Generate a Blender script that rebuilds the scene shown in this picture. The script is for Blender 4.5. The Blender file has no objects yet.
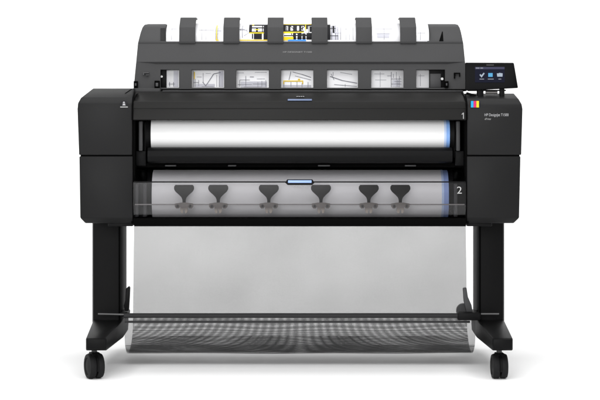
import bpy, bmesh, math
from mathutils import Vector, Matrix
R = math.radians
S = bpy.context.scene
C = S.collection

# ---------------------------------------------------------------- camera, world, lamps, exposure
D0, PXM, HZ, ZC = 6.0, 0.00313, 110.0, 0.832     # viewing distance (m), metres per photo pixel, eye line, eye height
cam = bpy.data.cameras.new('camera'); co = bpy.data.objects.new('camera', cam); C.objects.link(co)
co.location = (0, -D0, ZC); co.rotation_euler = (R(90), 0, 0)
cam.sensor_width = 36; cam.lens = 36 * (D0 / PXM) / 600.0
cam.shift_x = 0.0; cam.shift_y = -(200.0 - HZ) / 600.0
cam.clip_end = 200; cam.clip_start = 0.1
S.camera = co
w = bpy.data.worlds.new('World'); S.world = w; w.use_nodes = True
bg = w.node_tree.nodes['Background']; bg.inputs[0].default_value = (1, 1, 1, 1); bg.inputs[1].default_value = 0.85

def softbox(name, loc, target, sx, sy, power):
    l = bpy.data.lights.new(name, 'AREA'); l.shape = 'RECTANGLE'; l.size = sx; l.size_y = sy; l.energy = power
    o = bpy.data.objects.new(name, l); C.objects.link(o); o.location = loc
    o.rotation_euler = (Vector(target) - Vector(loc)).to_track_quat('-Z', 'Y').to_euler()
    return o
softbox('front_softbox', (-1.6, -7.8, 1.9), (0, 0, .5), 4.0, 1.8, 400)
softbox('top_softbox', (0, -2.9, 4.4), (0, 0.1, 0), 6.0, 3.0, 300)
softbox('overhead_softbox', (0, 0.1, 3.4), (0, 0.1, 0), 4.5, 1.6, 110)
bsb = softbox('backdrop_softbox', (0, 3.0, 5.5), (0, 6.5, 1.6), 9.0, 2.0, 215); bsb.data.spread = R(115)
S.view_settings.view_transform = 'Standard'; S.view_settings.look = 'None'
S.view_settings.gamma = 1; S.view_settings.exposure = -0.62

def X(px, y=0.0): return (px - 300.0) * PXM * (D0 + y) / D0
def Z(py, y=0.0): return ZC - (py - HZ) * PXM * (D0 + y) / D0

# ---------------------------------------------------------------- materials
def lin(v):
    v /= 255.0
    return v / 12.92 if v <= .04045 else ((v + .055) / 1.055) ** 2.4
def rgb(r, g, b): return (lin(r), lin(g), lin(b), 1)

def plastic(name, col, rough=.5, spec=.3, grain=.0006, var=.12, metal=0.0):
    m = bpy.data.materials.new(name); m.use_nodes = True; nt = m.node_tree; n = nt.nodes; L = nt.links
    b = n['Principled BSDF']
    tc = n.new('ShaderNodeTexCoord')
    n1 = n.new('ShaderNodeTexNoise'); n1.inputs['Scale'].default_value = 3.0; n1.inputs['Detail'].default_value = 4
    n2 = n.new('ShaderNodeTexNoise'); n2.inputs['Scale'].default_value = 900.0; n2.inputs['Detail'].default_value = 2
    L.new(tc.outputs['Object'], n1.inputs['Vector']); L.new(tc.outputs['Object'], n2.inputs['Vector'])
    mix = n.new('ShaderNodeMix'); mix.data_type = 'RGBA'
    mix.inputs[6].default_value = tuple(c * (1 - var) for c in col[:3]) + (1,)
    mix.inputs[7].default_value = tuple(min(1, c * (1 + var)) for c in col[:3]) + (1,)
    L.new(n1.outputs[0], mix.inputs[0]); L.new(mix.outputs[2], b.inputs['Base Color'])
    mr = n.new('ShaderNodeMapRange'); mr.inputs[3].default_value = rough - .05; mr.inputs[4].default_value = rough + .08
    L.new(n1.outputs[0], mr.inputs[0]); L.new(mr.outputs[0], b.inputs['Roughness'])
    b.inputs['Specular IOR Level'].default_value = spec; b.inputs['Metallic'].default_value = metal
    if grain > 0:
        bp = n.new('ShaderNodeBump'); bp.inputs['Strength'].default_value = .35; bp.inputs['Distance'].default_value = grain
        L.new(n2.outputs[0], bp.inputs['Height']); L.new(bp.outputs[0], b.inputs['Normal'])
    return m

M = {}
M['body'] = plastic('charcoal_plastic', (.0130, .0130, .0133, 1), .40, .09)
M['body_low'] = plastic('charcoal_plastic_lower', (.0110, .0110, .0113, 1), .40, .08)
M['hood'] = plastic('hood_plastic', (.015, .0148, .0145, 1), .38, .08)
M['stacker'] = plastic('stacker_grey_plastic', (.047, .047, .048, 1), .5, .08)
M['black'] = plastic('black_plastic', (.005, .005, .0053, 1), .45, .08)
M['void'] = plastic('matt_black_interior', (.0015, .0015, .0015, 1), .8, .03)
M['leg'] = plastic('black_painted_steel', (.0048, .0048, .005, 1), .36, .06)
M['rubber'] = plastic('black_rubber', (.009, .009, .0095, 1), .6, .12)
M['midgrey'] = plastic('dark_grey_mechanism', (.045, .045, .047, 1), .5, .3)
M['metal'] = plastic('brushed_grey_metal', (.22, .21, .205, 1), .42, .4, metal=.6)
M['taupe'] = plastic('taupe_metal_clip', (.12, .105, .095, 1), .4, .45)
M['paddle'] = plastic('dark_paddle_plastic', (.005, .0045, .004, 1), .5, .1)
M['paper'] = plastic('white_paper', (.86, .86, .86, 1), .75, .15, grain=0, var=.015)
M['paper_stack'] = plastic('drawing_paper', (.89, .89, .91, 1), .7, .15, grain=0, var=.02)
M['blue_core'] = plastic('pale_blue_core', (.22, .40, .78, 1), .5, .3, grain=0)
M['blue_core_dark'] = plastic('blue_core', (.28, .38, .68, 1), .5, .3, grain=0)
M['blue_pale'] = plastic('pale_blue_edge', (.50, .62, .85, 1), .6, .2, grain=0)
M['blue_tab_dim'] = plastic('dim_blue_tab', (.12, .16, .27, 1), .35, .4, grain=0)
M['blue_tab'] = plastic('blue_tab', (.26, .38, .68, 1), .4, .4, grain=0)
M['floor'] = plastic('white_seamless_paper', (.90, .90, .90, 1), .9, .05, grain=0, var=.008)
M['ink_grey'] = plastic('grey_ink', (.22, .22, .25, 1), .7, .1, grain=0)
M['ink_black'] = plastic('black_ink', (.018, .018, .02, 1), .7, .1, grain=0)
M['ink_yellow'] = plastic('yellow_ink', (.75, .52, .02, 1), .7, .1, grain=0)
M['ink_blue'] = plastic('blue_ink', (.06, .25, .75, 1), .7, .1, grain=0)
M['ink_pale'] = plastic('pale_ink', (.5, .5, .55, 1), .7, .1, grain=0)
M['white_print'] = plastic('white_print', (.33, .33, .34, 1), .5, .2, grain=0)
M['grey_print'] = plastic('grey_print', (.26, .26, .26, 1), .5, .2, grain=0)
M['dim_print'] = plastic('dim_print', (.38, .38, .38, 1), .5, .2, grain=0)
M['pin'] = plastic('white_pin', (.6, .6, .6, 1), .5, .3, grain=0)
M['rod'] = plastic('grey_rod', (.10, .10, .10, 1), .4, .3)
M['cyan'] = plastic('cyan_sticker', (.005, .28, .52, 1), .4, .3, grain=0)
M['magenta'] = plastic('magenta_sticker', (.50, .006, .10, 1), .4, .3, grain=0)
M['yellow'] = plastic('yellow_sticker', (.66, .48, .005, 1), .4, .3, grain=0)
M['panel'] = plastic('glossy_black_panel', (.0025, .0025, .0028, 1), .22, .04, grain=0)

def emissive(name, col, st):
    m = bpy.data.materials.new(name); m.use_nodes = True; nt = m.node_tree
    b = nt.nodes['Principled BSDF']; b.inputs['Base Color'].default_value = tuple(c * .3 for c in col[:3]) + (1,)
    b.inputs['Emission Color'].default_value = col; b.inputs['Emission Strength'].default_value = st
    b.inputs['Roughness'].default_value = .3; b.inputs['Specular IOR Level'].default_value = .03
    return m
M['scr'] = emissive('screen_glass', (.007, .008, .02, 1), 1.0)
M['scr_bar'] = emissive('screen_bar', (.05, .05, .09, 1), 1.0)
M['scr_white'] = emissive('screen_white', (.36, .42, .50, 1), .9)
M['scr_blue'] = emissive('screen_blue', (.10, .36, .62, 1), .9)
M['scr_grey'] = emissive('screen_grey', (.22, .23, .27, 1), .9)

def smoke(name, tint, gloss=.12, rough=.12):
    m = bpy.data.materials.new(name); m.use_nodes = True; nt = m.node_tree; n = nt.nodes; L = nt.links
    out = n['Material Output']; n.remove(n['Principled BSDF'])
    t = n.new('ShaderNodeBsdfTransparent'); t.inputs[0].default_value = tint
    g = n.new('ShaderNodeBsdfGlossy'); g.inputs['Roughness'].default_value = rough; g.inputs[0].default_value = (.85, .85, .85, 1)
    nz = n.new('ShaderNodeTexNoise'); nz.inputs['Scale'].default_value = 4
    mr = n.new('ShaderNodeMapRange'); mr.inputs[3].default_value = gloss * .7; mr.inputs[4].default_value = gloss * 1.3
    L.new(nz.outputs[0], mr.inputs[0])
    mx = n.new('ShaderNodeMixShader'); L.new(mr.outputs[0], mx.inputs[0]); L.new(t.outputs[0], mx.inputs[1]); L.new(g.outputs[0], mx.inputs[2])
    L.new(mx.outputs[0], out.inputs[0]); return m
M['smoke'] = smoke('smoked_clear_plastic', (.785, .782, .79, 1), .03)

def fabric(name, pitch, duty, col):
    # woven net: thin threads with open holes, counted in metres along the cloth (UV = metres)
    m = bpy.data.materials.new(name); m.use_nodes = True; nt = m.node_tree; n = nt.nodes; L = nt.links
    out = n['Material Output']; b = n['Principled BSDF']
    b.inputs['Base Color'].default_value = col; b.inputs['Roughness'].default_value = .7; b.inputs['Specular IOR Level'].default_value = .2
    uv = n.new('ShaderNodeUVMap'); uv.uv_map = 'UVMap'
    sp = n.new('ShaderNodeSeparateXYZ'); L.new(uv.outputs[0], sp.inputs[0])
    nz = n.new('ShaderNodeTexNoise'); nz.inputs['Scale'].default_value = 3.2; nz.inputs['Detail'].default_value = 2; L.new(uv.outputs[0], nz.inputs['Vector'])
    dm = n.new('ShaderNodeMapRange'); dm.inputs[1].default_value = .3; dm.inputs[2].default_value = .7; dm.inputs[3].default_value = duty - .03; dm.inputs[4].default_value = duty + .03; L.new(nz.outputs[0], dm.inputs[0])
    def thread(sock):
        d = n.new('ShaderNodeMath'); d.operation = 'DIVIDE'; L.new(sock, d.inputs[0]); d.inputs[1].default_value = pitch
        f = n.new('ShaderNodeMath'); f.operation = 'FRACT'; L.new(d.outputs[0], f.inputs[0])
        l = n.new('ShaderNodeMath'); l.operation = 'LESS_THAN'; L.new(f.outputs[0], l.inputs[0]); L.new(dm.outputs[0], l.inputs[1])
        return l.outputs[0]
    mx = n.new('ShaderNodeMath'); mx.operation = 'MAXIMUM'
    L.new(thread(sp.outputs[0]), mx.inputs[0]); L.new(thread(sp.outputs[1]), mx.inputs[1])
    t = n.new('ShaderNodeBsdfTransparent')
    ms = n.new('ShaderNodeMixShader'); L.new(mx.outputs[0], ms.inputs[0]); L.new(t.outputs[0], ms.inputs[1]); L.new(b.outputs[0], ms.inputs[2])
    L.new(ms.outputs[0], out.inputs[0]); return m
M['net'] = fabric('grey_net_fabric', 0.00128, .36, (.045, .045, .046, 1))
M['hem'] = plastic('grey_fabric_hem', (.028, .028, .029, 1), .6, .12)

# ---------------------------------------------------------------- mesh helpers
def link(name, me, mat, parent):
    o = bpy.data.objects.new(name, me); C.objects.link(o)
    me.materials.append(M[mat])
    if parent is not None: o.parent = parent
    return o
def finish(name, bm, mat, parent=None, smooth=False, ang=35):
    bmesh.ops.recalc_face_normals(bm, faces=bm.faces)
    me = bpy.data.meshes.new(name); bm.to_mesh(me); bm.free()
    if smooth:
        for p in me.polygons: p.use_smooth = True
        try: me.set_sharp_from_angle(angle=R(ang))
        except Exception: pass
    return link(name, me, mat, parent)
def bevel(bm, w, seg=2, ang=20):
    if w <= 0: return
    es = [e for e in bm.edges if len(e.link_faces) == 2 and e.calc_face_angle(0) > R(ang)]
    bmesh.ops.bevel(bm, geom=es, offset=w, segments=seg, profile=.5, affect='EDGES', clamp_overlap=True)
def hull_into(bm, pts, bv=0.0):
    b2 = bmesh.new()
    for p in pts: b2.verts.new(p)
    r = bmesh.ops.convex_hull(b2, input=b2.verts)
    junk = [g for g in r['geom_interior'] if isinstance(g, bmesh.types.BMVert)]
    if junk: bmesh.ops.delete(b2, geom=junk, context='VERTS')
    bmesh.ops.dissolve_limit(b2, angle_limit=R(1.5), verts=b2.verts, edges=b2.edges)
    bmesh.ops.recalc_face_normals(b2, faces=b2.faces)
    bevel(b2, bv)
    me = bpy.data.meshes.new('tmp'); b2.to_mesh(me); b2.free(); bm.from_mesh(me); bpy.data.meshes.remove(me)
def boxpts(x0, x1, y0, y1, z0, z1):
    return [(x, y, z) for x in (x0, x1) for y in (y0, y1) for z in (z0, z1)]
def hull(name, pts, mat, parent=None, bv=.003):
    bm = bmesh.new(); hull_into(bm, pts, bv); return finish(name, bm, mat, parent, True, 30)
def box(name, x0, x1, y0, y1, z0, z1, mat, parent=None, bv=.002):
    return hull(name, boxpts(x0, x1, y0, y1, z0, z1), mat, parent, bv)
def pbox(name, px0, px1, py0, py1, y0, y1, mat, parent=None, bv=.002):
    return box(name, X(px0, y0), X(px1, y0), y0, y1, Z(py1, y0), Z(py0, y0), mat, parent, bv)
def poly_into(bm, pts3, dirv):
    vs = [bm.verts.new(p) for p in pts3]; ws = [bm.verts.new(Vector(p) + Vector(dirv)) for p in pts3]
    bm.faces.new(vs); bm.faces.new(ws[::-1]); k = len(vs)
    for i in range(k): bm.faces.new((vs[i], vs[(i + 1) % k], ws[(i + 1) % k], ws[i]))
def profile(name, prof, x0, x1, mat, parent=None, bv=.0, smooth=True):   # (y, z) polygon swept along X
    bm = bmesh.new(); poly_into(bm, [(x0, y, z) for y, z in prof], (x1 - x0, 0, 0))
    bmesh.ops.recalc_face_normals(bm, faces=bm.faces); bevel(bm, bv)
    return finish(name, bm, mat, parent, smooth, 25)
def plate(name, pts, y0, y1, mat, parent=None, bv=.0):                   # photo outline at depth y0, real thickness
    bm = bmesh.new(); poly_into(bm, [(X(a, y0), y0, Z(b, y0)) for a, b in pts], (0, y1 - y0, 0))
    bmesh.ops.recalc_face_normals(bm, faces=bm.faces); bevel(bm, bv)
    return finish(name, bm, mat, parent, True, 30)
def cyl_into(bm, c0, c1, r0, r1=None, seg=40):
    r1 = r0 if r1 is None else r1
    c0, c1 = Vector(c0), Vector(c1); q = (c1 - c0).to_track_quat('Z', 'Y')
    a = [bm.verts.new(c0 + q @ Vector((r0 * math.cos(t * 2 * math.pi / seg), r0 * math.sin(t * 2 * math.pi / seg), 0))) for t in range(seg)]
    b = [bm.verts.new(c1 + q @ Vector((r1 * math.cos(t * 2 * math.pi / seg), r1 * math.sin(t * 2 * math.pi / seg), 0))) for t in range(seg)]
    bm.faces.new(a[::-1]); bm.faces.new(b)
    for i in range(seg): bm.faces.new((a[i], a[(i + 1) % seg], b[(i + 1) % seg], b[i]))
def cyl(name, c0, c1, r, mat, parent=None, r1=None, seg=48):
    bm = bmesh.new(); cyl_into(bm, c0, c1, r, r1, seg); return finish(name, bm, mat, parent, True, 35)
def text(name, s, px0, px1, py_base, y, mat, parent, squash=None, rx=90, spacing=1.0, h_px=None):
    cu = bpy.data.curves.new(name, 'FONT'); cu.body = s; cu.size = 1; cu.extrude = 0.0; cu.space_character = spacing
    o = bpy.data.objects.new('tmp_text', cu); C.objects.link(o)
    bpy.context.view_layer.update(); dg = bpy.context.evaluated_depsgraph_get()
    me = bpy.data.meshes.new_from_object(o.evaluated_get(dg)); bpy.data.objects.remove(o)
    xs = [v.co.x for v in me.vertices]; ys = [v.co.y for v in me.vertices]
    sx = (X(px1, y) - X(px0, y)) / (max(xs) - min(xs))
    sy = sx if h_px is None else (h_px * PXM) / (max(ys) - min(ys))
    mx, my = min(xs), min(ys)
    for v in me.vertices:
        x_, y_ = (v.co.x - mx) * sx, (v.co.y - my) * sy
        v.co = (X(px0, y) + x_, y, Z(py_base, y) + y_)
    me.name = name
    return link(name, me, mat, parent)
def thing(name, label, cat, loc=(0, 0, 0), group=None):
    o = bpy.data.objects.new(name, None); C.objects.link(o); o.location = loc; o.empty_display_size = .1
    o['label'] = label; o['category'] = cat
    if group: o['group'] = group
    return o
def sub_into(bm, name): pass

# ---------------------------------------------------------------- setting: white seamless sweep
bm = bmesh.new()
prof = [(-14.0, 0.0), (4.0, 0.0)] + [(4.0 + 2.5 * math.sin(a), 2.5 - 2.5 * math.cos(a)) for a in [R(k * 6) for k in range(1, 16)]] + [(6.5, 9.0)]
rows = [[bm.verts.new((x, y, z)) for x in (-12, 12)] for y, z in prof]
for a, b in zip(rows, rows[1:]): bm.faces.new((a[0], a[1], b[1], b[0]))
fl = finish('floor', bm, 'floor', None, True, 60); fl['kind'] = 'structure'

# ---------------------------------------------------------------- the printer
P = thing('large_format_printer', 'wide charcoal floor-standing plotter with stacker on top, touchscreen and wheeled stand', 'printer')

# side housings (upper and lower halves)
def ring(a, b, py, y0, yb, yref=0.0):
    return [(X(a, yref), y0, Z(py, yref)), (X(b, yref), y0, Z(py, yref)), (X(a, yref), yb, Z(py, yref)), (X(b, yref), yb, Z(py, yref))]
YB = .52
hl = hull('side_housing', ring(79, 132, 154.9, 0, YB) + ring(77.4, 132, 109, 0, YB) + ring(77.9, 132, 103, .002, YB) +
          ring(80.5, 132, 97.5, .016, YB) + [(X(93, .10), .10, Z(88.4, .10)), (X(132, 0), .10, Z(88.4, .10)), (X(93, .10), YB, Z(88.4, .10)), (X(132, 0), YB, Z(88.4, .10))],
          'body', P, .0025)
hr = hull('side_housing', ring(467.3, 521.3, 154.9, 0, YB) + ring(467.3, 522.6, 109, 0, YB) + ring(467.3, 521.8, 104, .003, YB) +
          ring(467.3, 519, 98.6, .016, YB) + [(X(467.3, 0), .08, Z(93.4, .08)), (X(514, .08), .08, Z(93.4, .08)), (X(467.3, 0), YB, Z(93.4, .08)), (X(514, .08), YB, Z(93.4, .08))],
          'body', P, .0025)
hull('lower_housing', ring(80.2, 132.6, 218, 0, YB) + ring(79.2, 132.6, 156.3, .001, YB) + ring(84.5, 132.6, 223.6, .02, YB - .02), 'body_low', P, .003)
hull('lower_housing', ring(467, 519.2, 218, 0, YB) + ring(467, 520.6, 156.3, .001, YB) + ring(467, 514.5, 223.6, .02, YB - .02), 'body_low', P, .003)
# dark reveal between the halves and inner bottom steps
pbox('seam_plate', 80.5, 132, 154.0, 157.2, .006, .5, 'void', P, 0)
pbox('seam_plate', 467.6, 519.5, 154.0, 157.2, .006, .5, 'void', P, 0)
pbox('bottom_bracket', 108, 132.8, 222, 226.3, .03, .30, 'black', P, .002)
pbox('bottom_bracket', 467, 492, 222, 226.3, .03, .30, 'black', P, .002)

# small sign stickers on the housings
st = pbox('warning_sticker', 120.2, 127.8, 106.4, 107.5, -.0012, .002, 'grey_print', hl, 0)
bm = bmesh.new()
hull_into(bm, boxpts(X(120.9), X(127.1), -.0022, -.001, Z(106.0), Z(101.0)))
finish('sticker_field', bm, 'ink_black', hl)
bm = bmesh.new()
cyl_into(bm, (X(124), -.0032, Z(102.6)), (X(124), -.0018, Z(102.6)), .0032, seg=16)
hull_into(bm, [(X(a), b, Z(c)) for a, c in ((123.1, 103), (124.9, 103), (125.6, 105.4), (122.6, 105.4)) for b in (-.0032, -.0018)])
finish('sticker_symbol', bm, 'white_print', hl)
def cap_y(py): return .016 + (97.5 - py) / 9.1 * .084
hull('seam_groove', [(X(a, .0), cap_y(p) + d, Z(p, .0 if p > 97 else cap_y(p))) for a, p in ((128.4, 88.9), (129.8, 88.9), (124.4, 93.4), (123.0, 93.4)) for d in (-.0012, .01)], 'void', hl, 0)
bk = pbox('sticker_backing', 470.3, 479.6, 100.4, 108.3, -.0012, .003, 'ink_black', hr, 0)
for i, c in enumerate(('cyan', 'magenta', 'yellow')):
    pbox('ink_stripe', 470.9 + i * 2.75, 473.45 + i * 2.75, 100.9, 107.4, -.0026, -.0008, c, hr, 0)
text('model_lettering', 'HP DesignJet T1500', 484.6, 508.5, 117.0, -.0012, 'white_print', hr, h_px=3.6)
text('model_lettering', 'ePrinter', 484.8, 491.2, 119.9, -.0012, 'grey_print', hr, h_px=2.1)

# hood across the front, with sloped upper face
hx0, hx1 = X(132.9), X(466.4)
hood = profile('hood', [(.002, Z(120.2)), (-.003, Z(119.4)), (.004, Z(108.9)), (.0015, Z(108.2)), (.004, Z(101.5)), (.014, Z(100.2)), (.05, Z(96, .05)), (.105, Z(91.6, .105)), (.12, Z(91, .12)),
                        (.50, Z(91, .12)), (.50, Z(120.2))], hx0, hx1, 'hood', P, .0015)
profile('hood_lip', [(.10, Z(91.7, .10)), (.10, Z(90.6, .1)), (.145, Z(90.2, .145)), (.145, Z(92, .145))], X(160), X(466), 'stacker', hood, .0005)
tab = pbox('release_tab', 287.6, 312, 98.9, 100.7, .004, .03, 'blue_tab_dim', hood, .0015)
for k in range(4): pbox('lettering', 296.4 + k * 2.1, 298.0 + k * 2.1, 96.0, 96.9, .034, .06, 'grey_print', hood, 0)
plate('roll_number', [(463.0, 118.8), (463.0, 114.0), (461.8, 114.8), (461.8, 113.9), (463.1, 112.6), (463.9, 112.6), (463.9, 118.8)], -.0042, .002, 'grey_print', hood)
# black shadow gap with curled seam at the hood ends
def seam(centres):
    bm = bmesh.new(); rows_ = []
    for px, py, y in centres:
        rows_.append([bm.verts.new((X(px + o, y), y + d, Z(py, y))) for o, d in ((-.75, 0), (.75, 0), (.75, .02), (-.75, .02))])
    for a, b in zip(rows_, rows_[1:]):
        for k in range(4): bm.faces.new((a[k], a[(k + 1) % 4], b[(k + 1) % 4], b[k]))
    bm.faces.new(rows_[0][::-1]); bm.faces.new(rows_[-1])
    return finish('end_seam', bm, 'void', P)
seam([(132.4, 120, -.0045), (132.4, 109, -.0015), (132.6, 103.5, -.001), (133.2, 100.2, .006), (134.6, 97, .010), (136.0, 94.8, .034), (137.4, 93.4, .050)])
seam([(466.7, 120, -.0045), (466.7, 109, -.0015), (466.5, 103.5, -.001), (465.9, 100.2, .006), (464.6, 97, .036), (463.2, 94.8, .062), (461.8, 92.6, .088)])

# chassis inside the openings
chs = bmesh.new()
hull_into(chs, boxpts(X(131), X(469), .30, .34, Z(226), Z(92)))            # back wall
hull_into(chs, boxpts(X(131), X(134.6), .012, .30, Z(224), Z(120)))         # cheeks
hull_into(chs, boxpts(X(465.2), X(469), .012, .30, Z(224), Z(120)))
hull_into(chs, boxpts(X(132), X(468), .07, .30, Z(168.0), Z(164.0)))        # shelf between rolls
finish('chassis', chs, 'void', P)
for a, b in ((138.6, 142.6), (456.2, 460.2)):
    pbox('roll_holder', a, b, 121, 151, .05, .12, 'midgrey', P, .003)
for a, b in ((144.0, 146.0), (453.5, 455.3)):
    pbox('holder_rail', a, b, 122, 158, .075, .14, 'black', P, .002)
for a, b in ((134, 146), (455, 465.8)):
    pbox('inner_bracket', a, b, 151, 166, .06, .14, 'black', P, .003)

# cover below the upper roll
profile('roll_cover', [(.12, Z(147.6, .05)), (.055, Z(147.2, .05)), (.03, Z(148.2, .03)), (.018, Z(151, .018)), (.014, Z(156, .014)), (.02, Z(161.5, .02)), (.04, Z(163.2, .04)), (.12, Z(163.4, .04))],
        X(147), X(453), 'black', P, .0008)
for a, b in ((165, 176), (228, 236), (318, 330), (405, 416)):
    pbox('feed_bar', a, b, 165.0, 166.4, .05, .07, 'midgrey', P, .001)

# lower drawer: base, smoked lid, mechanism
pbox('drawer_base', 133.4, 466, 218.2, 225.4, .0, .28, 'void', P, .002)
lidp = [(.055, 169.5), (.030, 172.5), (-.006, 181.0), (-.012, 182.0), (-.014, 204.6), (.012, 218.3)]
th = .003
lid = profile('drawer_lid', [(y, Z(p)) for y, p in lidp] + [(y + th, Z(p)) for y, p in reversed(lidp)], X(133.6), X(465.6), 'smoke', P, 0, False)
pbox('lid_rim', 133.6, 286.2, 181.4, 182.6, -.014, -.006, 'black', lid, .0004)
pbox('lid_rim', 313.4, 465.6, 181.4, 182.6, -.014, -.006, 'black', lid, .0004)
plate('tab_surround', [(285.2, 182.7), (287.2, 179.4), (312.4, 179.4), (314.4, 182.7), (312.2, 185.0), (287.6, 185.0)], -.013, -.006, 'black', lid)
pbox('release_tab', 288.0, 311.6, 180.3, 182.9, -.018, -.012, 'blue_tab', lid, .001)
for k in range(5): pbox('lettering', 293.6 + k * 2.8, 295.6 + k * 2.8, 186.0, 187.2, -.0150, -.0125, 'grey_print', lid, 0)
text('roll_number', '2', 457.0, 461.8, 193.6, -.0165, 'dim_print', lid, h_px=7.0)
for a, b in ((134.5, 138.5), (143.0, 146.5)):
    pbox('drawer_side_rail', a, b, 184, 217, .02, .06, 'midgrey', P, .002)
pbox('drawer_side_plate', 135, 150.6, 183, 217, .075, .10, 'midgrey', P, .002)
pbox('drawer_side_plate', 450.2, 465, 183, 217, .05, .10, 'black', P, .002)
pbox('drawer_side_rail', 454, 457.5, 184, 217, .02, .05, 'midgrey', P, .002)
bm = bmesh.new(); hull_into(bm, boxpts(X(134), X(465), .012, .020, Z(205.3), Z(204.2)), .0005)
finish('guide_bar', bm, 'metal', P)
for cx in (184.0, 218.2, 268.8, 321.0, 368.8, 400.4):
    c0 = cx
    pd = plate('paper_guide', [(c0 + a, b) for a, b in ((-8.6, 184.9), (8.6, 184.9), (9.9, 186.6), (10.0, 189.2), (8.6, 191.6), (4.6, 195.2), (2.4, 197.6), (1.6, 200), (1.5, 204.4),
                                                        (-1.5, 204.4), (-1.6, 200), (-2.4, 197.6), (-4.6, 195.2), (-8.6, 191.6), (-10, 189.2), (-9.9, 186.6))], .004, .012, 'paddle', P, .0008)
    cl = plate('clip', [(c0 + a, b) for a, b in ((-9.2, 203.6), (-3, 202.6), (3, 202.6), (9.2, 203.6), (9.2, 206.6), (7.6, 208.6), (5.2, 208.4), (3.8, 206.8), (3.6, 211.2), (2.6, 213.2), (1.0, 213.2), (.6, 209.6),
                                                 (-.6, 209.6), (-1.0, 213.2), (-2.6, 213.2), (-3.6, 211.2), (-3.8, 206.8), (-5.2, 208.4), (-7.6, 208.6), (-9.2, 206.6))], -.004, .003, 'taupe', pd, .0004)
    for s in (-1, 1):
        cyl('rivet', (X(c0 + s * 6.3), -.0065, Z(206.0)), (X(c0 + s * 6.3), -.003, Z(206.0)), .0042, 'ink_black', pd, seg=16)

# ---------------------------------------------------------------- stacker on top
def stk_y(py):      # lean of the stacker's front face
    if py >= 62: return .150 + (88.5 - py) * .0004
    if py >= 42: return .1606 + (62 - py) * .0012
    return .1846 + (42 - py) * .006
def edgeL(py): return 133.6 + (88.5 - py) * (4.4 / 46.5) if py >= 42 else 138.0 + (42 - py) * (5.2 / 16)
def edgeR(py): return 467.6 - (88.5 - py) * (4.4 / 46.5) if py >= 42 else 463.2 - (42 - py) * (3.6 / 16)
wins = [(160.5, 179), (191.5, 224), (236.2, 268.8), (281, 313.3), (327, 358), (371.3, 403.6), (416.3, 445)]
cols = [None, 157.5] + [v for w_ in wins for v in w_] + [446.5, None]
rowsP = [89.2, 87.6, 69.6, 64.0, 61.8, 43.0, 41.6]
bm = bmesh.new(); grid = []
for r_, py in enumerate(rowsP):
    line = []
    for i, c_ in enumerate(cols):
        px = edgeL(py) if i == 0 else edgeR(py) if i == len(cols) - 1 else c_
        y = stk_y(py)
        inner = 1 <= i <= len(cols) - 2
        if inner and py >= 64.0: y += .007            # recessed window band
        line.append(bm.verts.new((X(px, y), y, Z(py, y))))
    grid.append(line)
for r_ in range(len(rowsP) - 1):
    for i in range(len(cols) - 1):
        if r_ == 1 and i >= 2 and i % 2 == 0 and i <= 14: continue
        bm.faces.new((grid[r_][i], grid[r_][i + 1], grid[r_ + 1][i + 1], grid[r_ + 1][i]))
bmesh.ops.recalc_face_normals(bm, faces=bm.faces)
stk = finish('stacker_shell', bm, 'stacker', P)
md = stk.modifiers.new('thick', 'SOLIDIFY'); md.thickness = .010; md.offset = -1
# make sure thickness goes backwards
n0 = stk.data.polygons[0].normal
if n0.y > 0: md.offset = 1
md2 = stk.modifiers.new('edge', 'BEVEL'); md2.width = .0012; md2.segments = 2; md2.limit_method = 'ANGLE'; md2.angle_limit = R(40)
# wings at both ends of the shell (thick curved corner pieces)
def wing(pa, pb, outer_left):
    def pt(px, py, y): return (X(px, y), y, Z(py, y))
    pts = []
    for (py, y, o) in ((42.3, .186, 0), (32, .215, 2.6), (27.0, .245, 4.4), (24.6, .275, 6.2), (23.9, .31, 9.5)):
        px_out = (138.0 + o) if outer_left else (463.2 - o * .8)
        pts += [pt(px_out, py, y), (X(px_out, y), .44, Z(py, y)), pt(pb if outer_left else pa, py, y), (X(pb if outer_left else pa, y), .44, Z(py, y))]
    return hull('stacker_wing', pts, 'stacker', P, .003)
wl = wing(138, 166.6, True); wr = wing(426.8, 463, False)
hull('wing_slot', [(X(a, y), y + d, Z(p, y)) for p, y in ((40.3, .1895), (32, .2135), (28.0, .2375)) for a in (160.4, 165.2) for d in (0, .01)], 'body', wl, .0)
hull('wing_notch', [(X(a, y), y + d, Z(p, y)) for a, p, y in ((439.2, 40.9, .1875), (443.4, 40.9, .1875), (442.1, 31.4, .2155), (442.8, 31.4, .2155)) for d in (0, .01)], 'void', wr, .0)
# side walls of the stacker, running back
for (a, b) in ((133.8, 138.2), (467.4, 463.0)):
    s = 1 if a < 300 else -1
    hull('stacker_side', [(X(a, .15), .158, Z(89, .15)), (X(b, .185), .192, Z(42.5, .185)), (X(a, .15), .44, Z(89, .15)), (X(b, .185), .44, Z(42.5, .185)),
                          (X(a, .15) + s * .012, .158, Z(89, .15)), (X(b, .185) + s * .012, .192, Z(42.5, .185)), (X(a, .15) + s * .012, .44, Z(89, .15)), (X(b, .185) + s * .012, .44, Z(42.5, .185))], 'stacker', P, .002)
# rail under the arms
pbox('stacker_ledge', 138.4, 462.8, 41.4, 43.4, .182, .205, 'stacker', P, .001)
# arms hooking over the paper
ac = [179.2, 223.3, 267.4, 311.6, 356.0, 400.3]
aprof = [(.178, 43.6), (.176, 41.5), (.181, 27.2), (.190, 25.4), (.235, 17.2), (.25, 16.4), (.315, 16.3), (.325, 17.4), (.315, 18.2), (.255, 18.6), (.20, 27.4), (.195, 43.6)]
for a in ac:
    zs = [(y, Z(p, .19)) for y, p in aprof]
    profile('stacker_arm', zs, X(a, .18), X(a + 16, .18), 'stacker', P, .0012)
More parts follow.
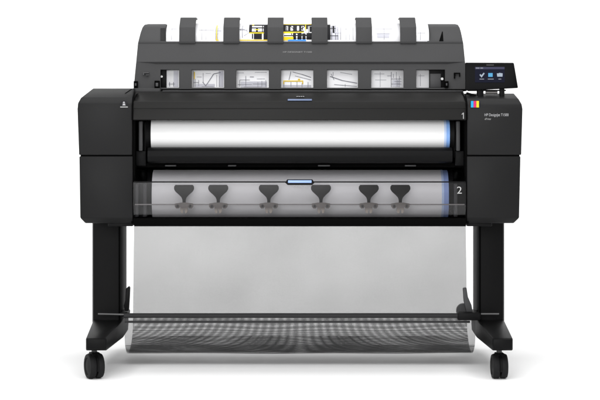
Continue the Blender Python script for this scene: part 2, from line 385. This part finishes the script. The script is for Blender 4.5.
# dark end pockets, rear tray
pbox('end_pocket', 159.5, 166.4, 67, 89, .185, .24, 'black', P, .001)
pbox('end_pocket', 429.2, 446.5, 67, 89, .185, .24, 'black', P, .001)
pbox('pocket_rib', 430, 441, 73.5, 87.5, .178, .19, 'midgrey', P, .002)
cyl('pocket_pin', (X(442.2, .17), .172, Z(78.8, .17)), (X(442.2, .17), .19, Z(78.8, .17)), .0042, 'pin', P, seg=16)
cyl('pocket_pin', (X(161.6, .17), .172, Z(76.5, .17)), (X(161.6, .17), .19, Z(76.5, .17)), .0035, 'pin', P, seg=16)
# little hinge hardware
for (a, b, c, d) in ((133.6, 137.6, 81, 87.8), (154.4, 159.4, 80.6, 88.4), (444.8, 448.6, 81, 87.6)):
    h = pbox('hinge', a, b, c, d, .138, .16, 'void', P, .001)
    pbox('hinge_lug', a + 1.2, b - 1.2, c + 2.2, d - 2, .134, .142, 'midgrey', h, .0005)
bm = bmesh.new()
for q in ((454.0, 455.2, 72.6, 78.4), (455.2, 460.2, 72.6, 73.6), (459.2, 460.2, 73.6, 76.6)):
    hull_into(bm, boxpts(X(q[0], .15), X(q[1], .15), .150, .16, Z(q[3], .15), Z(q[2], .15)), 0)
finish('latch_outline', bm, 'void', P)
bm = bmesh.new()
for q in ((143, 149, 72.2, 73.2), (143, 144.2, 73.2, 75), (146, 149, 74.4, 75.2)):
    hull_into(bm, boxpts(X(q[0], .15), X(q[1], .15), .150, .16, Z(q[3], .15), Z(q[2], .15)), 0)
finish('latch_outline', bm, 'midgrey', P)
pbox('stacker_foot_gap', 134.5, 466.5, 88.0, 91.0, .158, .30, 'void', P, 0)
pbox('stacker_base', 132.5, 160, 88.2, 93.4, .11, .42, 'stacker', P, .002)
text('stacker_lettering', 'HP DESIGNJET T1500', 283.0, 311.8, 53.0, stk_y(51.5) - .0012, 'grey_print', P, h_px=1.8)

# ---------------------------------------------------------------- printed sheets lying in the stacker
def sheet_y(py):
    return .190 + max(0, 36 - py) ** 2 * .0004
bm = bmesh.new(); PY = [90 - k * 2.0 for k in range(28)] + [34 - k for k in range(11)] + [22.6]
PY = sorted(set(PY), reverse=True)
rr = [[bm.verts.new((X(px, .21), sheet_y(py), Z(py, .21))) for px in (166.6, 428.6)] for py in PY]
# over the top and down the back
for dy, dz in ((.03, .0015), (.06, -.002), (.09, -.012), (.11, -.04), (.115, -.16)):
    yb = sheet_y(22.6) + dy; rr.append([bm.verts.new((X(px, .21), yb, Z(22.6, .21) + dz)) for px in (166.6, 428.6)])
for a, b in zip(rr, rr[1:]): bm.faces.new((a[0], a[1], b[1], b[0]))
sheet = finish('printed_sheet', bm, 'paper_stack', None, True, 60)
sm = sheet.modifiers.new('t', 'SOLIDIFY'); sm.thickness = .0008; sm.offset = 1 if sheet.data.polygons[0].normal.y > 0 else -1
sheet['label'] = 'curved white sheets with line drawings held in the stacker on top'; sheet['category'] = 'paper'
def ink(name, mat, rects=(), lines=()):
    # one part per drawing: sheets show between the arms (upper row) and in the windows (lower row)
    def key(x, y): return (y > 60, int((x - 180) // 44.3))
    ks = {key(r_[0], r_[2]) for r_ in rects} | {key(l_[0], l_[1]) for l_ in lines}
    for k in sorted(ks):
        ink_one(name, mat, [r_ for r_ in rects if key(r_[0], r_[2]) == k], [l_ for l_ in lines if key(l_[0], l_[1]) == k])
def ink_one(name, mat, rects=(), lines=()):
    bm = bmesh.new()
    def v(px, py, off=.0011): return bm.verts.new((X(px, .21), sheet_y(py) - off, Z(py, .21)))
    off = {'ink_grey': .0012, 'ink_pale': .0009, 'ink_black': .0015, 'ink_yellow': .0021, 'ink_blue': .0024, 'paper': .0018}[mat]
    for (x0, x1, y0, y1) in rects:
        n = max(1, int((y1 - y0) / 1.5))
        for k in range(n):
            a, b = y0 + (y1 - y0) * k / n, y0 + (y1 - y0) * (k + 1) / n
            bm.faces.new((v(x0, b, off), v(x1, b, off), v(x1, a, off), v(x0, a, off)))
    for (x0, y0, x1, y1, wd) in lines:
        d = Vector((x1 - x0, y1 - y0)); L_ = d.length; d.normalize(); nn = Vector((-d.y, d.x)) * wd / 2
        n = max(1, int(L_ / 2))
        for k in range(n):
            p, q = Vector((x0, y0)) + d * L_ * k / n, Vector((x0, y0)) + d * L_ * (k + 1) / n
            bm.faces.new((v(p.x - nn.x, p.y - nn.y, off), v(q.x - nn.x, q.y - nn.y, off), v(q.x + nn.x, q.y + nn.y, off), v(p.x + nn.x, p.y + nn.y, off)))
    return finish(name, bm, mat, sheet)
def arcs(cx, cy, r, a0, a1, wd, n=8):
    out = []
    for k in range(n):
        t0, t1 = R(a0 + (a1 - a0) * k / n), R(a0 + (a1 - a0) * (k + 1) / n)
        out.append((cx + r * math.cos(t0), cy - r * math.sin(t0), cx + r * math.cos(t1), cy - r * math.sin(t1), wd))
    return out
ink('grey_linework', 'ink_grey', lines=[
    # window 2
    (194.0, 71, 194.0, 87, .5), (195.5, 79, 195.5, 87, .5), (194, 82.5, 199, 82.5, .5), (199, 80, 199, 86, .5), (203, 82, 206, 86, .8), (206, 86, 210, 80, .7), (210, 80, 214, 74, .8), (214, 74, 221, 72.5, .8),
    (202, 86.5, 214, 86.5, .4), (217, 75, 217, 87, .4), (219.6, 76, 219.6, 87, .4),
    # window 1
    (170, 82, 170, 86.5, .7), (174, 82, 174, 86.5, .7), (169, 84, 175.5, 84, .5),
    # window 3
    (240, 80, 250, 80, .5), (240, 80, 240, 86.5, .6), (246, 76, 246, 86.5, .5), (250, 77, 254, 77, .7), (253, 84, 266, 84, .5), (262, 81, 262, 86.5, .5), (238, 84.5, 252, 84.5, .4), (257, 79, 265, 79, .4),
    (258, 82, 258, 87, .4), (266, 80, 266, 87, .4),
    # window 4
    (291, 71.5, 289, 80, .6), (292.5, 72, 302, 74.5, .6), (302, 74.5, 311, 77.5, .8), (295, 76, 311, 80, .5), (284, 82, 284, 87, .5), (291, 82, 291, 87, .5), (297, 82, 297, 87, .5),
    # window 5
    (330, 76.5, 342, 80.5, .9), (342, 80.5, 357, 83.2, .8), (334, 84.5, 357, 86.4, .5), (331, 74, 334, 80, .5),
    # window 6
    (391, 72, 391, 87, .6), (396, 72, 396, 87, .4), (391, 79, 401, 79, .5), (391, 84, 401, 84, .5), (399, 76, 399, 87, .5), (387, 76, 391, 76, .5),
    # upper sheets
    (216, 26, 216, 40, .6), (218, 28, 218, 40, .5), (242.5, 25, 242.5, 38, .6), (210, 31, 222, 31, .4), (240, 30, 248, 30, .4), (331.5, 26, 331.5, 40, 1.2), (335.5, 25, 335.5, 40, .9), (337.6, 27, 337.6, 40, .7),
    (353, 27, 353, 40, .4), (333, 33, 341, 33, .4), (340.6, 27, 340.6, 40, .6), (344, 29, 352, 29, .3), (346, 26, 346, 40, .3), (349.5, 30, 349.5, 40, .3),
    (199, 30, 215, 30, .3), (202, 26, 202, 40, .3), (208, 34, 222, 34, .3), (206, 28, 206, 40, .3), (171, 29, 177, 29, .3), (172, 27, 172, 40, .3), (244, 36, 249, 33, .5), (420, 28, 420, 40, .3), (417, 33, 425, 33, .3),
    (203.5, 73, 203.5, 82, .4), (197, 77, 202, 77, .4), (206, 73.5, 211, 73.5, .3), (275, 26, 275, 40, .4), (237.5, 73, 244, 73, .35), (255, 72.5, 267, 72.5, .35), (244, 87, 262, 87, .4), (302, 83, 302, 87.4, .5), (308, 82, 308, 87.4, .5),
    (333, 72, 333, 76, .4), (340, 72.5, 352, 74.5, .4), (345, 84, 345, 87, .4), (374, 74, 384, 74, .3), (375, 80, 386, 80, .3), (380, 72, 380, 87, .3), (393, 74, 393, 78, .5), (397.5, 80, 397.5, 87, .7), (394, 81.5, 401, 81.5, .5),
    (418, 76, 424, 76, .3), (420, 74, 420, 86, .3), (375, 29, 392, 29, .35), (376, 34, 390, 34, .35), (384, 27, 384, 40, .35)] + arcs(242, 36, 7, 30, 150, .6))
ink('pale_tint', 'ink_pale', rects=[(196, 215, 84, 87.4), (241, 267, 81.5, 87.4), (174, 178.5, 71, 87), (219, 223.6, 71, 87), (392, 400, 80, 87), (216, 221, 26, 33), (331, 339, 25, 40), (377, 389, 30.5, 38), (283, 311, 85, 87.4)])
ink('black_artwork', 'ink_black', rects=[(256, 258, 28.2, 31.6), (262, 263, 25, 32), (252, 253.2, 34, 39), (286.4, 287.4, 26, 33), (291.2, 292, 32, 35), (302, 303, 26, 30), (287, 311, 38, 38.6), (308.4, 309, 24, 33), (328, 336, 28, 28.6), (328, 338, 35.6, 36.2), (249.0, 252.0, 24, 33), (252, 268, 24.0, 25.4), (252, 268, 27.0, 28.2), (250, 268, 31.6, 33.6), (254, 262, 33.6, 39.4), (263.6, 268.4, 25, 40), (264, 266, 24, 32),
                                      (283, 312, 24, 25.6), (283, 286, 24, 33), (288, 290.5, 25, 31), (293, 297, 25, 31.5), (299, 301.5, 25, 40), (284, 304, 30.6, 32), (284, 312, 35.2, 36.2), (293, 296, 33, 40), (297.5, 299, 34, 40),
                                      (302.5, 305.5, 33.5, 40), (306.5, 312, 33, 39.8), (305, 308, 25, 29), (309.5, 312, 26, 32), (326.5, 330.5, 24, 40), (332.5, 334.5, 25.5, 33)],
    lines=[(290, 25.5, 296, 31, .8), (300, 30, 306, 25, .8), (296, 33, 312, 36.5, .9)])
ink('yellow_artwork', 'ink_yellow', rects=[(269, 272, 24, 25), (254, 260, 29.2, 30), (293.5, 304, 31.9, 32.7), (305.2, 306, 24.5, 31), (283.6, 312, 23.4, 24.0), (216, 219, 39.8, 40.8), (240, 268, 39.8, 40.8), (249.5, 264, 32.6, 33.6), (252, 254, 24.0, 24.8), (283, 293.4, 31.8, 33.4), (283, 293.4, 37.0, 40.6), (216.5, 217.3, 24.5, 39.8),
                                         (194.4, 195.2, 72, 79), (283.4, 303.2, 80.6, 81.6), (283.4, 284.4, 81.8, 84), (302.2, 303.2, 81.8, 84), (298, 300, 78.8, 80.2)])
ink('blue_artwork', 'ink_blue', rects=[(288, 306, 39.7, 41.3)])

# ---------------------------------------------------------------- paper rolls
def roll(label, px0, px1, py, yc, r, bandcol, band_w, tint):
    t = thing('paper_roll', label, 'paper roll', (0, yc, Z(py, yc)), 'paper rolls in the printer')
    def cc(nm, a, b, rad, mat, rad1=None):
        bm = bmesh.new(); cyl_into(bm, (X(a, .05), 0, 0), (X(b, .05), 0, 0), rad, rad1, 96); return finish(nm, bm, mat, t, True, 35)
    cc('paper', px0, px1 - band_w - 2.2, r, 'paper')
    cc('core_band', px1 - band_w, px1, r - .0006, bandcol)
    cc('edge_band', px1 - band_w - 2.2, px1 - band_w, r + .0003, 'blue_pale')
    for a, b in ((px0 - 5.0, px0), (px1, px1 + 4.5)):
        cc('hub', a, b, r * (1.03 if a < 300 else .93), 'black', r * (.93 if a < 300 else 1.03))
    return t
roll('white paper roll in the upper opening behind the hood marked 1', 150.6, 450, 134, .105, .053, 'blue_core', 3.4, 0)
roll('paper roll in the lower drawer behind the smoked lid marked 2', 152.0, 448.6, 195.5, .118, .082, 'blue_core_dark', 4.8, 0)

# ---------------------------------------------------------------- touchscreen
cpn = bpy.data.objects.new('control_panel', None); C.objects.link(cpn); cpn.parent = P
def cy(py): return .030 + (91 - py) * .0016
def cpt(px, py, d=0.0): y = cy(py) + d; return (X(px, cy(py)), y, Z(py, cy(py)))
pts = []
for px, py in ((465.4, 62.4), (514.0, 62.6), (518.3, 88.0), (465.6, 90.6)):
    pts += [cpt(px, py), cpt(px, py, .016)]
hull('panel_casing', pts, 'panel', cpn, .0035)
def cplate(name, outline, d0, d1, mat):
    bm = bmesh.new()
    a = [bm.verts.new(cpt(px, py, d0)) for px, py in outline]; b = [bm.verts.new(cpt(px, py, d1)) for px, py in outline]
    k = len(a); bm.faces.new(a); bm.faces.new(b[::-1])
    for i in range(k): bm.faces.new((a[i], a[(i + 1) % k], b[(i + 1) % k], b[i]))
    return finish(name, bm, mat, cpn)
def cr(name, x0, x1, y0, y1, mat, d=-.0012): return cplate(name, [(x0, y0), (x1, y0), (x1, y1), (x0, y1)], d, .001, mat)
cr('screen', 474.9, 504.6, 66.8, 82.4, 'scr')
cr('status_bar', 475.0, 504.5, 66.9, 69.2, 'scr_bar', -.0018)
cr('status_text', 475.8, 479.4, 67.5, 68.6, 'scr_grey', -.0024); cr('status_text', 480.3, 483.0, 67.5, 68.6, 'scr_grey', -.0024)
cplate('tick_icon', [(479.4, 74.9), (480.4, 74.0), (481.4, 75.2), (483.6, 72.6), (484.6, 73.4), (481.5, 77.6)], -.0022, 0, 'scr_white')
cr('tile_icon', 488.2, 492.6, 73.0, 76.8, 'scr_blue', -.0022)
cplate('folder_icon', [(496.8, 73.3), (498.6, 73.3), (499.2, 72.8), (502.6, 73.3), (502.4, 76.6), (497.2, 76.6)], -.0022, 0, 'scr_white')
for a, b in ((479.5, 484.0), (487.8, 493.6), (498.4, 501.2)):
    cr('icon_caption', a, b, 78.6, 79.5, 'scr_grey', -.0022)
cr('bezel_lettering', 486.4, 493.8, 64.6, 65.3, 'midgrey', -.0012)
# bracket under the screen
pbox('bracket_post', 477.6, 483.6, 88.5, 98.0, .045, .08, 'black', cpn, .002)
pbox('bracket_post', 500.2, 504.6, 88.5, 97.5, .045, .08, 'black', cpn, .002)
cyl('bracket_pivot', (X(485.6, .06), .062, Z(92.4, .06)), (X(497.5, .06), .062, Z(92.4, .06)), .005, 'metal', cpn)
pbox('bracket_arm', 468.2, 506, 89.6, 91.0, .05, .075, 'black', cpn, .001)
cyl('bracket_cable', (X(466.5, .05), .05, Z(93.2, .05)), (X(478, .05), .06, Z(96.6, .05)), .004, 'black', cpn, seg=16)

# ---------------------------------------------------------------- stand: columns, feet, casters
ZT = Z(222, .0)
def column(pa, pb, sgn):
    x0, x1 = X(pa, .25), X(pb, .25); zb = .10
    bm = bmesh.new(); w_ = x1 - x0
    sec = [(x0, .262), (x0 + w_ * .05, .252), (x0 + w_ * .5, .247), (x0 + w_ * .95, .252), (x1, .262), (x1, .40), (x0, .40)]
    poly_into(bm, [(x, y, zb) for x, y in sec], (0, 0, ZT + .01 - zb))
    lg = finish('leg', bm, 'leg', P, True, 50)
    gx = x1 - w_ * .10 if sgn < 0 else x0 + w_ * .10
    box('groove_strip', gx - .0022, gx + .0022, .2475, .256, .125, ZT, 'void', lg, 0)
    return lg
column(92.0, 122.4, -1); column(477.2, 504.6, 1)
def foot(fl, fr, cl, cr_):
    pts = []
    for (a, b, y, py_t, zb) in ((fl + 1.0, fr - .5, -.125, 339.5, .100), (fl, fr, -.115, 338, .093), (cl, cr_, .24, 320.4, .090)):
        zt = Z(py_t, y)
        pts += [(X(a, y), y, zt), (X(b, y), y, zt), (X(a, y), y, zb), (X(b, y), y, zb)]
    x0, x1 = X(cl, .24), X(cr_, .24)
    for (a, b, y, zt) in ((x0, x1, .42, .147), (x0 + .02, x1 - .02, .66, .128)):
        pts += [(a, y, zt), (b, y, zt), (a, y, .094), (b, y, .094)]
    f = hull('foot', pts, 'leg', P, .004)
    return f
foot(85.8, 106.8, 93.0, 123.2); foot(492.2, 512.8, 476.6, 504.4)
def caster(cx, y, ang, sc=1.0):
    e = bpy.data.objects.new('caster', None); C.objects.link(e); e.parent = P
    r = .0392 * sc; wd = .0205; gap = .006
    for s in (-1, 1):
        bm = bmesh.new()
        pr = [(r * .55, gap / 2), (r * .96, gap / 2), (r, gap / 2 + .004), (r, gap / 2 + wd - .007), (r * .93, gap / 2 + wd - .001), (r * .70, gap / 2 + wd), (r * .66, gap / 2 + wd - .003), (r * .30, gap / 2 + wd - .001), (0.0001, gap / 2 + wd)]
        seg = 40; prev = None; first = None
        for k in range(seg):
            t = 2 * math.pi * k / seg
            rowv = [bm.verts.new((s * h, q * math.cos(t), q * math.sin(t))) for q, h in pr]
            if prev:
                for i in range(len(pr) - 1): bm.faces.new((prev[i], prev[i + 1], rowv[i + 1], rowv[i]))
            else: first = rowv
            prev = rowv
        for i in range(len(pr) - 1): bm.faces.new((prev[i], prev[i + 1], first[i + 1], first[i]))
        bmesh.ops.remove_doubles(bm, verts=bm.verts, dist=.0003)
        o = finish('wheel', bm, 'rubber', e, True, 40); o.location = (0, 0, r)
    # hood over the wheels and the swivel stem
    bm = bmesh.new()
    pts_ = [(.0, r * .3)] + [(math.cos(R(a)) * (r + .0025), r + math.sin(R(a)) * (r + .0025)) for a in range(-20, 201, 20)] + [(0, r * .5)]
    poly_into(bm, [(-gap / 2 + .0006, q, h) for q, h in pts_], (gap - .0012, 0, 0))
    hull_into(bm, [(x, q, h) for x in (-.013, .013) for q, h in ((-.02, r * 1.86), (.02, r * 1.86), (-.014, r * 2.09), (.014, r * 2.09))], .002)
    finish('fork', bm, 'black', e)
    bm = bmesh.new(); cyl_into(bm, (0, 0, r * 2.05), (0, 0, .097), .0085, seg=20); cyl_into(bm, (0, 0, .0895), (0, 0, .0945), .016, seg=24)
    finish('stem', bm, 'midgrey', e, True)
    e.location = (cx, y, 0); e.rotation_euler = (0, 0, ang)
    return e
caster(X(94.3, -.06), -.06, R(24)); caster(X(499.2, -.06), -.06, R(4), .98)

# ---------------------------------------------------------------- catch basket: net, rods, arms
bkt = bpy.data.objects.new('catch_basket', None); C.objects.link(bkt); bkt.parent = P
bx0, bx1 = -.567, .567; YS = .34                       # the trough hangs between the two columns
path = [(.215, Z(224.5, .215)), (.19, .33), (.178, .25), (.172, .20)]
for k in range(1, 17):                                   # sagging trough
    a = math.pi * k / 16
    yy = .011 + .161 * math.cos(a); zz = .2 - .128 * (math.sin(a) ** .62)
    path.append((yy, zz))
path = [(y + YS, ZC - (ZC - z) * (D0 + y + YS) / (D0 + y)) for y, z in path]
# resample
pts = [Vector((y, z)) for y, z in path]
fine = []
for i in range(len(pts) - 1):
    p0 = pts[max(i - 1, 0)]; p1 = pts[i]; p2 = pts[i + 1]; p3 = pts[min(i + 2, len(pts) - 1)]
    for s in range(6):
        t = s / 6
        fine.append(.5 * ((2 * p1) + (-p0 + p2) * t + (2 * p0 - 5 * p1 + 4 * p2 - p3) * t * t + (-p0 + 3 * p1 - 3 * p2 + p3) * t ** 3))
fine.append(pts[-1])
bm = bmesh.new(); uvl = bm.loops.layers.uv.new('UVMap'); acc = [0.0]
for a, b in zip(fine, fine[1:]): acc.append(acc[-1] + (b - a).length)
NX = 48; vg = []
for j, p in enumerate(fine):
    row = []
    for i in range(NX + 1):
        u = i / NX; x = bx0 + (bx1 - bx0) * u
        low = max(0.0, min(1.0, (.16 - p.y) / .12))
        sag = .0015 * math.sin(u * math.pi) * low + .0008 * math.sin(u * 17 + 1) * low
        slack = .003 * math.sin(u * 5.0 + p.y * 9) * (1 - low)
        row.append(bm.verts.new((x, p.x + slack, p.y - sag)))
    vg.append(row)
for j in range(len(fine) - 1):
    for i in range(NX):
        f = bm.faces.new((vg[j][i], vg[j][i + 1], vg[j + 1][i + 1], vg[j + 1][i])); f.smooth = True
        for lp, (ii, jj) in zip(f.loops, ((i, j), (i + 1, j), (i + 1, j + 1), (i, j + 1))):
            lp[uvl].uv = ((bx1 - bx0) * ii / NX, acc[jj])
me = bpy.data.meshes.new('net'); bm.to_mesh(me); bm.free(); link('net', me, 'net', bkt)
# doubled base strip lying in the fold
bm = bmesh.new(); uvl = bm.loops.layers.uv.new('UVMap')
js = [j for j, p in enumerate(fine) if p.y < .068 and j > 20]
for j in js[:-1]:
    for i in range(NX):
        q = []
        for ii, jj in ((i, j), (i + 1, j), (i + 1, j + 1), (i, j + 1)):
            q.append(bm.verts.new((bx0 + (bx1 - bx0) * ii / NX, fine[jj].x * .993, fine[jj].y + .0035)))
        f = bm.faces.new(q); f.smooth = True
        for lp, (ii, jj) in zip(f.loops, ((i, j), (i + 1, j), (i + 1, j + 1), (i, j + 1))):
            lp[uvl].uv = ((bx1 - bx0) * ii / NX * 1.006 + .0004, acc[jj])
bmesh.ops.remove_doubles(bm, verts=bm.verts, dist=.00002)
me = bpy.data.meshes.new('base_strip'); bm.to_mesh(me); bm.free(); link('base_strip', me, 'net', bkt)
# side hems of the trough
def tube(name, pts3, r, mat, parent, seg=12):
    bm = bmesh.new(); rings = []
    for i, p in enumerate(pts3):
        p = Vector(p); d = (Vector(pts3[min(i + 1, len(pts3) - 1)]) - Vector(pts3[max(i - 1, 0)])).normalized(); q = d.to_track_quat('Z', 'Y')
        rings.append([bm.verts.new(p + q @ Vector((r * math.cos(2 * math.pi * k / seg), r * math.sin(2 * math.pi * k / seg), 0))) for k in range(seg)])
    for a, b in zip(rings, rings[1:]):
        for k in range(seg): bm.faces.new((a[k], a[(k + 1) % seg], b[(k + 1) % seg], b[k]))
    bm.faces.new(rings[0][::-1]); bm.faces.new(rings[-1])
    return finish(name, bm, mat, parent, True, 50)
yF = .19; zF = Z(315.6, yF)
cyl('front_rod', (X(124, yF), yF, zF), (X(474, yF), yF, zF), .0078, 'hem', bkt)
cyl('rod_end', (X(98, yF), yF, Z(314, yF)), (X(124, yF), yF, Z(314.6, yF)), .0026, 'rod', bkt)
cyl('rod_end', (X(481, yF), yF, Z(314, yF)), (X(499, yF), yF, Z(314, yF)), .0026, 'rod', bkt)
pbox('rod_clamp', 457.8, 480.6, 313.0, 320.6, yF - .012, yF + .03, 'black', bkt, .004)
pbox('front_hem', 124.6, 470, 320.8, 323.0, yF + .010, yF + .0116, 'hem', bkt, 0)
cyl('rear_rod', (bx0, .555, Z(224.6, .555)), (bx1, .555, Z(224.6, .555)), .006, 'black', bkt)
# swing arms carrying the rod
plate('swing_arm', [(125.6, 289), (128.6, 286.5), (129.8, 288), (129.4, 297), (128.6, 311), (125.0, 311.5), (123.6, 306), (125.2, 300)], .205, .232, 'leg', bkt, .002)
hull('swing_arm', boxpts(X(120, .2), X(127.5, .2), yF, .30, Z(316.5, .2), Z(312.5, .2)), 'leg', bkt, .003)
plate('swing_arm', [(463.2, 288.5), (466.6, 287.8), (468.0, 297), (471.5, 305), (473, 313), (466.5, 313), (464, 301)], .215, .24, 'midgrey', bkt, .002)
hull('swing_arm', boxpts(X(470, .2), X(478, .2), yF, .30, Z(316.5, .2), Z(312.5, .2)), 'leg', bkt, .003)
cyl('arm_knob', (X(463.8, .24), .242, Z(311, .24)), (X(463.8, .24), .262, Z(311, .24)), .0235, 'midgrey', bkt)
